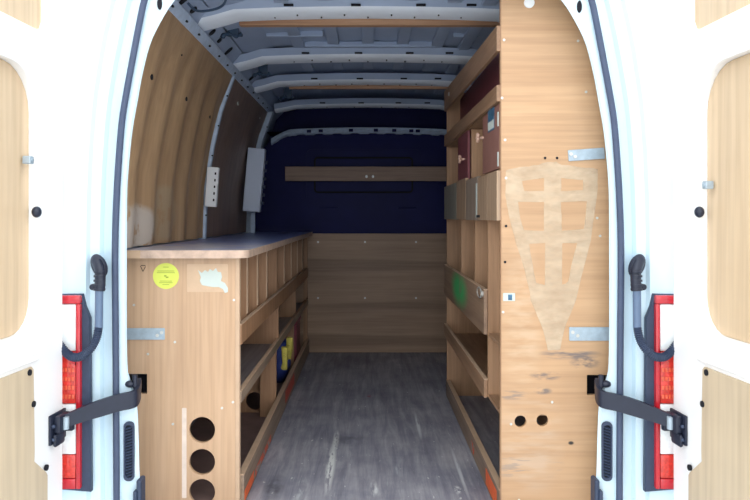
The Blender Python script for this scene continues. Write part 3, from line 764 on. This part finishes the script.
# ================================================================== RIGHT TALL RACKING
XR = .458; YR = .131; YF = 1.79
M['ply_end_r'] = wood('racking_end_plywood', (208,170,132), (190,150,112), 'x', .5, scale=.5, bump=.05, contrast=.7, patches=[
    dict(c=(X(570,YR)-.66, -.87, Z(354,YR)), r=(.115,.2,.022), color=(120,108,104), strength=.9, nscale=(9,9,60), lo=.40, hi=.56, rag=.5),
    dict(c=(X(585,YR)-.66, -.87, Z(362,YR)), r=(.06,.2,.03), color=(104,96,96), strength=.8, nscale=(20,9,50), lo=.42, hi=.58, rag=.6),
    dict(c=(X(545,YR)-.66, -.87, Z(376,YR)), r=(.06,.2,.018), color=(116,104,100), strength=.8, nscale=(16,9,50), lo=.42, hi=.56, rag=.5),
    dict(c=(X(543,YR)-.66, -.87, Z(391,YR)), r=(.035,.2,.014), color=(110,100,96), strength=.85, nscale=(20,9,40), lo=.40, hi=.54, rag=.5),
    dict(c=(X(512,YR)-.66, -.87, Z(395,YR)), r=(.06,.2,.020), color=(130,116,108), strength=.8, nscale=(10,9,60), lo=.46, hi=.56, rag=.5),
    dict(c=(X(530,YR)-.66, -.87, Z(440,YR)), r=(.13,.2,.22), color=(204,186,168), strength=.35, nscale=(5,9,30), lo=.40, hi=.6, rag=.5),
    dict(c=(X(525,YR)-.66, -.87, Z(465,YR)), r=(.14,.2,.06), color=(150,136,126), strength=.6, nscale=(8,9,60), lo=.52, hi=.6, rag=.4),
    dict(c=(X(522,YR)-.66, -.87, Z(320,YR)), r=(.08,.2,.30), color=(214,190,162), strength=.4, nscale=(8,9,30), lo=.38, hi=.6, rag=.5),
    dict(c=(X(571,YR)-.66, -.87, Z(443,YR)), r=(.012,.2,.008), color=(50,44,40), strength=1, nscale=(40,9,40), lo=.2, hi=.4, rag=.5)])
M['ply_r'] = wood('racking_plywood', (190,150,116), (160,122,90), 'z', .55, scale=.8)
M['ply_ry'] = wood('racking_long_board', (172,136,106), (140,108,82), 'y', .55, scale=.8)
M['board_mix'] = wood('mixed_offcut_boards', (188,160,132), (146,120,98), 'z', .6, scale=1.4)
M['board_grey'] = wood('grey_offcut_board', (160,144,128), (128,112,100), 'z', .6, scale=1.2)
M['board_green'] = wood('green_tinged_offcut', (150,150,138), (116,112,106), 'z', .6, scale=1.2)
t = thing('racking_unit', (.66, 1.0, 0), 'tall plywood racking with compartments on the right side of the van', 'shelving unit')
outl = [(XR, .003), (.875, .003), (.878, .9), (.865, 1.20), (.832, 1.42), (.785, 1.62), (.71, 1.80), (.665, 1.86), (XR, 1.86)]
holes = [circ(X(520.5,YR), Z(421.5,YR), .0205, 22), circ(X(542.5,YR), Z(420.5,YR), .0205, 22), rrect(X(587,YR), X(614,YR), Z(395,YR), Z(375,YR), .002, 1)]
b = new(); plate(b, outl, holes, YR, YR+.018, bev=.0008); ep = mk('end_panel', b, M['ply_end_r'], parent=t)
# ghost of a removed emblem: pale glue residue in a shield-and-cross shape
m, nt, bs = newmat('glue_residue'); 
nz = noise_tex(nt, coords(nt, (16,16,40)), 1, 4, .6)
nt.links.new(ramp(nt, nz, [(.3, S((210,184,154))), (.7, S((220,198,170)))]), bs.inputs['Base Color'])
al = ramp(nt, noise_tex(nt, coords(nt, (10,10,22)), 1, 3, .6), [(.3, (.45,.45,.45,1)), (.65, (.8,.8,.8,1))]); nt.links.new(al, bs.inputs['Alpha']); bs.inputs['Roughness'].default_value = .7
M['residue'] = m
gh = lambda L: [(X(a,YR), Z(c,YR)) for a, c in L]
def wob(L, n=4, a=.9):
    out = []
    for (p, q) in zip(L, L[1:]+L[:1]):
        for k in range(n): out.append((p[0]+(q[0]-p[0])*k/n + a*noise.noise(Vector((p[0]*.7+k*1.7, p[1]*.3, 0))), p[1]+(q[1]-p[1])*k/n + a*noise.noise(Vector((p[0]*.2, p[1]*.9+k*2.1, 4)))))
    return out
shield = [(506,170),(520,167),(538,165),(547,162),(556,162),(562,165),(580,167),(598,169),(597,195),(591,240),(583,270),(576,300),(564,330),(560,350),(548,350),(543,330),(531,300),(525,270),(516,243),(509,215),(505,195)]
gholes = [[(522,181),(544,178),(544,191),(524,191)], [(561,178),(583,180),(583,190),(561,191)], [(518,202),(544,202),(544,231),(524,230),(520,218)], [(561,202),(587,201),(584,229),(562,231)], [(529,244),(545,243),(545,285),(536,283),(532,262)], [(562,243),(577,243),(572,262),(568,282),(562,285)]]
b = new(); plate(b, gh(wob(shield)), [gh(wob(h, 4, .6)) for h in gholes], YR-.0008, YR-.0002); mk('glue_residue', b, M['residue'], parent=ep, label='pale shield-shaped glue ghost')
for px, py in ((545,158),(557,158),(506,226),(506,178),(597,218),(511,424),(552,402),(502,98),(578,41),(505,140),(504,40),(586,92),(519,500),(503,312),(505,262),(600,236)):
    b = new(); cyl(b, (X(px,YR), YR-.0005, Z(py,YR)), (0,1,0), .0045, .003, 10); mk('screw', b, M['screw'] if py not in (226,262,158) else M['hole'], parent=ep)
b = new(); cyl(b, (X(529,YR), YR-.003, Z(3,YR)), (0,1,0), .018, .006, 24); mk('cap', b, M['whiteplastic'], parent=ep)
b = new(); plate(b, rrect(X(503,YR), X(515,YR), Z(301,YR), Z(293,YR), .002), [], YR-.0016, YR-.0005); q = mk('sticker', b, M['paper'], parent=ep, label='small white and blue sticker')
b = new(); box(b, X(508,YR), X(512,YR), YR-.0022, YR-.0015, Z(300,YR), Z(294.5,YR)); mk('sticker_print', b, M['blueprint'], parent=q)
strapbracket(t, X(569,YR), .85, Z(340.5,YR), Z(327,YR), YR-.001)
strapbracket(t, X(568,YR), .815, Z(160,YR), Z(149,YR), YR-.001, -4)
b = new(); box(b, .76, .86, YR+.08, YR+.09, .38, .52); mk('notch_shade', b, M['hole'], parent=t)  # near-black sheet standing in for the shade inside the racking
b = new(); box(b, XR-.001, XR+.002, YR-.001, YR+.02, .003, 1.86); mk('edge_strip', b, M['ply_r'], parent=t)
# far end panel
b = new(); plate(b, [(XR, .003), (.872, .003), (.875,.9), (.862,1.2), (.828,1.42), (.78,1.62), (.72,1.76), (XR,1.76)], [], YF, YF+.018); mk('end_panel', b, M['ply_r'], parent=t)
# cubby dividers
for y, z0 in ((.39,.355), (.72,.60), (1.17,.60)):
    b = new(); box(b, XR+.001, .855, y, y+.018, z0, 1.03); mk('divider', b, M['ply_r'], parent=t)
for y in (.90, 1.30):
    b = new(); box(b, XR+.012, .845, y, y+.018, 1.205, 1.44); mk('divider', b, M['ply_r'], parent=t)
def fshelf(z, x1, y0=YR+.018, y1=YF): 
    b = new(); box(b, XR+.002, x1, y0, y1, z-.012, z); mk('shelf', b, M['ply_ry'], parent=t)
fshelf(.600, .865); fshelf(.365, .865); fshelf(1.045, .855); fshelf(1.455, .80); fshelf(1.21, .845)
def front(name, z0, z1, mat, y0, y1=YF+.018, x=XR, th=.014, z0b=None, z1b=None, edge=True):
    b = new(); box(b, x-th, x, y0, y1, z0, z1, .0015)
    if z0b is not None:
        for v in b.verts:
            f = (v.co.y-y0)/(y1-y0); v.co.z += ((z0b-z0) if v.co.z < (z0+z1)/2 else (z1b-z1))*f
    o = mk(name, b, mat, parent=t)
    return o
M['tray'] = wood('tray_front_board', (164,136,112), (134,108,90), 'y', .5, scale=.8, patches=[
    dict(c=(-.2,.15,.69), r=(.3,.34,.10), color=(60,186,110), strength=1, nscale=(7,7,7), lo=.22, hi=.40, rag=.6)])
tr = front('tray_front', .592, .762, M['tray'], .40, YF+.016)
b = new(); ring_pts = [(XR-.020, .475+.052*math.cos(a), Z(293,.45)+.0+.020*math.sin(a)) for a in [2*PI*k/28 for k in range(29)]]
tube(b, ring_pts, .0028, 8, caps=False); cyl(b, (XR-.016, .425, Z(293,.45)), (1,0,0), .012, .006, 12)
mk('ring_handle', b, M['screw'], parent=tr, smooth=True)
b = new(); box(b, XR-.0145, XR+.001, .40, YF+.016, .762, .765); mk('tray_edge', b, M['pale_edge'], parent=tr)
lo = front('shelf_lip', .350, .418, M['ply_ry'], .40, YF+.016)
b = new(); box(b, XR-.0145, XR+.001, .40, YF+.016, .418, .422); mk('lip_edge', b, M['pale_edge'], parent=lo)
b = new(); box(b, XR-.003, XR+.018, YR+.018, YF+.016, .003, .092, .0015); kb = mk('kickboard', b, M['kick'], parent=t)
b = new(); box(b, XR-.0035, XR+.019, YR+.018, YF+.016, .092, .096); mk('kickboard_edge', b, M['pale_edge'], parent=kb)
b = new(); box(b, XR-.0042, XR-.0035, .19, .42, .015, .075); mk('tape_strip', b, M['tape'], parent=kb)
b = new(); box(b, XR-.0042, XR-.0035, .72, .80, .02, .06); mk('tape_strip', b, M['tapeworn'], parent=kb)
b = new(); box(b, .86, .865, YR+.02, YF, .01, 1.0); mk('back_panel', b, M['ply_ry'], parent=t)
# drop fronts made of offcuts, under the doors
for y0, y1, z0, z1, mt in ((YR+.0, .315, 1.030, 1.203, 'board_mix'), (.318, .56, 1.030, 1.200, 'board_mix'), (.565, .90, 1.028, 1.208, 'board_grey'), (.905, 1.24, 1.030, 1.22, 'board_mix'), (1.245, YF+.016, 1.028, 1.215, 'board_green')):
    b = new(); box(b, XR-.014, XR, y0, y1, z0, z1, .0015); ff = mk('drop_front', b, M[mt], parent=t)
    if y0 == .318:
        b = new(); box(b, XR-.0150, XR-.0135, .50, .585, 1.040, 1.050); mk('slot', b, M['hole'], parent=ff)
    if y0 == .565:
        b = new(); box(b, XR-.0148, XR-.0138, .568, .60, 1.04, 1.18); mk('grey_strip', b, M['paper'], parent=ff)
# maroon doors with knobs
def cdoor(y0, y1, z0, z1, mat, ky, kz):
    b = new(); box(b, XR-.002, XR+.010, y0, y1, z0, z1, .0015); d = mk('door', b, mat, parent=t)
    b = new(); cyl(b, (XR-.012, ky, kz), (1,0,0), .006, .02, 12)
    for k in range(5):
        a = 2*PI*k/5; ball(b, (XR-.024, ky+.013*math.cos(a), kz+.013*math.sin(a)), .007, .008, .008, 2)
    ball(b, (XR-.024, ky, kz), .009, .010, .010, 2)
    mk('knob', b, M['knob'], parent=d, smooth=True); return d
d1 = cdoor(.925, 1.27, 1.212, 1.438, M['maroon'], 1.03, 1.315)
d2 = cdoor(.155, .505, 1.212, 1.438, M['brownred'], .485, 1.355)
b = new(); box(b, XR-.0032, XR-.002, X(0,0)*0+.245, .375, Z(131,.31), Z(104,.27), .0002); q = mk('picture_sticker', b, M['blueprint'], parent=d2, label='blue picture sticker with white caption strip')
b = new(); box(b, XR-.0040, XR-.0032, .25, .37, Z(131,.31)+.006, Z(131,.31)+.036); mk('caption_strip', b, M['paper'], parent=q)
for hz in (1.22, 1.36):
    b = new(); box(b, XR-.0045, XR-.002, .16, .175, hz, hz+.05, 0); mk('hinge', b, M['paper'], parent=d2)
# rails
front('rail', 1.442, 1.498, M['ply_ry'], YR+.001, YF+.016, z0b=1.452, z1b=1.515)
rl = front('top_rail', 1.615, 1.703, M['ply_ry'], YR+.001, YF+.016, z0b=1.655, z1b=1.772)
b = new(); ball(b, (XR-.016, 1.55, 1.712), .005, .012, .012, 2); mk('screw', b, M['screw'], parent=rl)
b = new(); box(b, .535, .541, YR+.02, YF, 1.46, 1.72); mk('back_panel', b, M['maroon'], parent=t)

# ================================================================== light, world, camera
w = bpy.data.worlds.new('overcast'); SC.world = w; w.use_nodes = True; nt = w.node_tree
bg = nt.nodes['Background']; bg.inputs[0].default_value = (.93, .97, 1.0, 1); bg.inputs[1].default_value = 2.95
cam = bpy.data.cameras.new('camera'); co = bpy.data.objects.new('camera', cam); COL.objects.link(co)
co.location = (0, -EY, EZ); co.rotation_euler = (PI/2, 0, 0)
cam.sensor_fit = 'HORIZONTAL'; cam.sensor_width = 36; cam.lens = F*36/750
cam.shift_x = (375-CX)/750; cam.shift_y = -(250-CY)/750; cam.clip_start = .05
SC.camera = co
vs_ = SC.view_settings; vs_.view_transform = 'Standard'; vs_.look = 'None'; vs_.exposure = 0; vs_.gamma = 1; vs_.use_curve_mapping = False
SC.cycles.max_bounces = 14; SC.cycles.diffuse_bounces = 9
SC.cycles.use_denoising = True
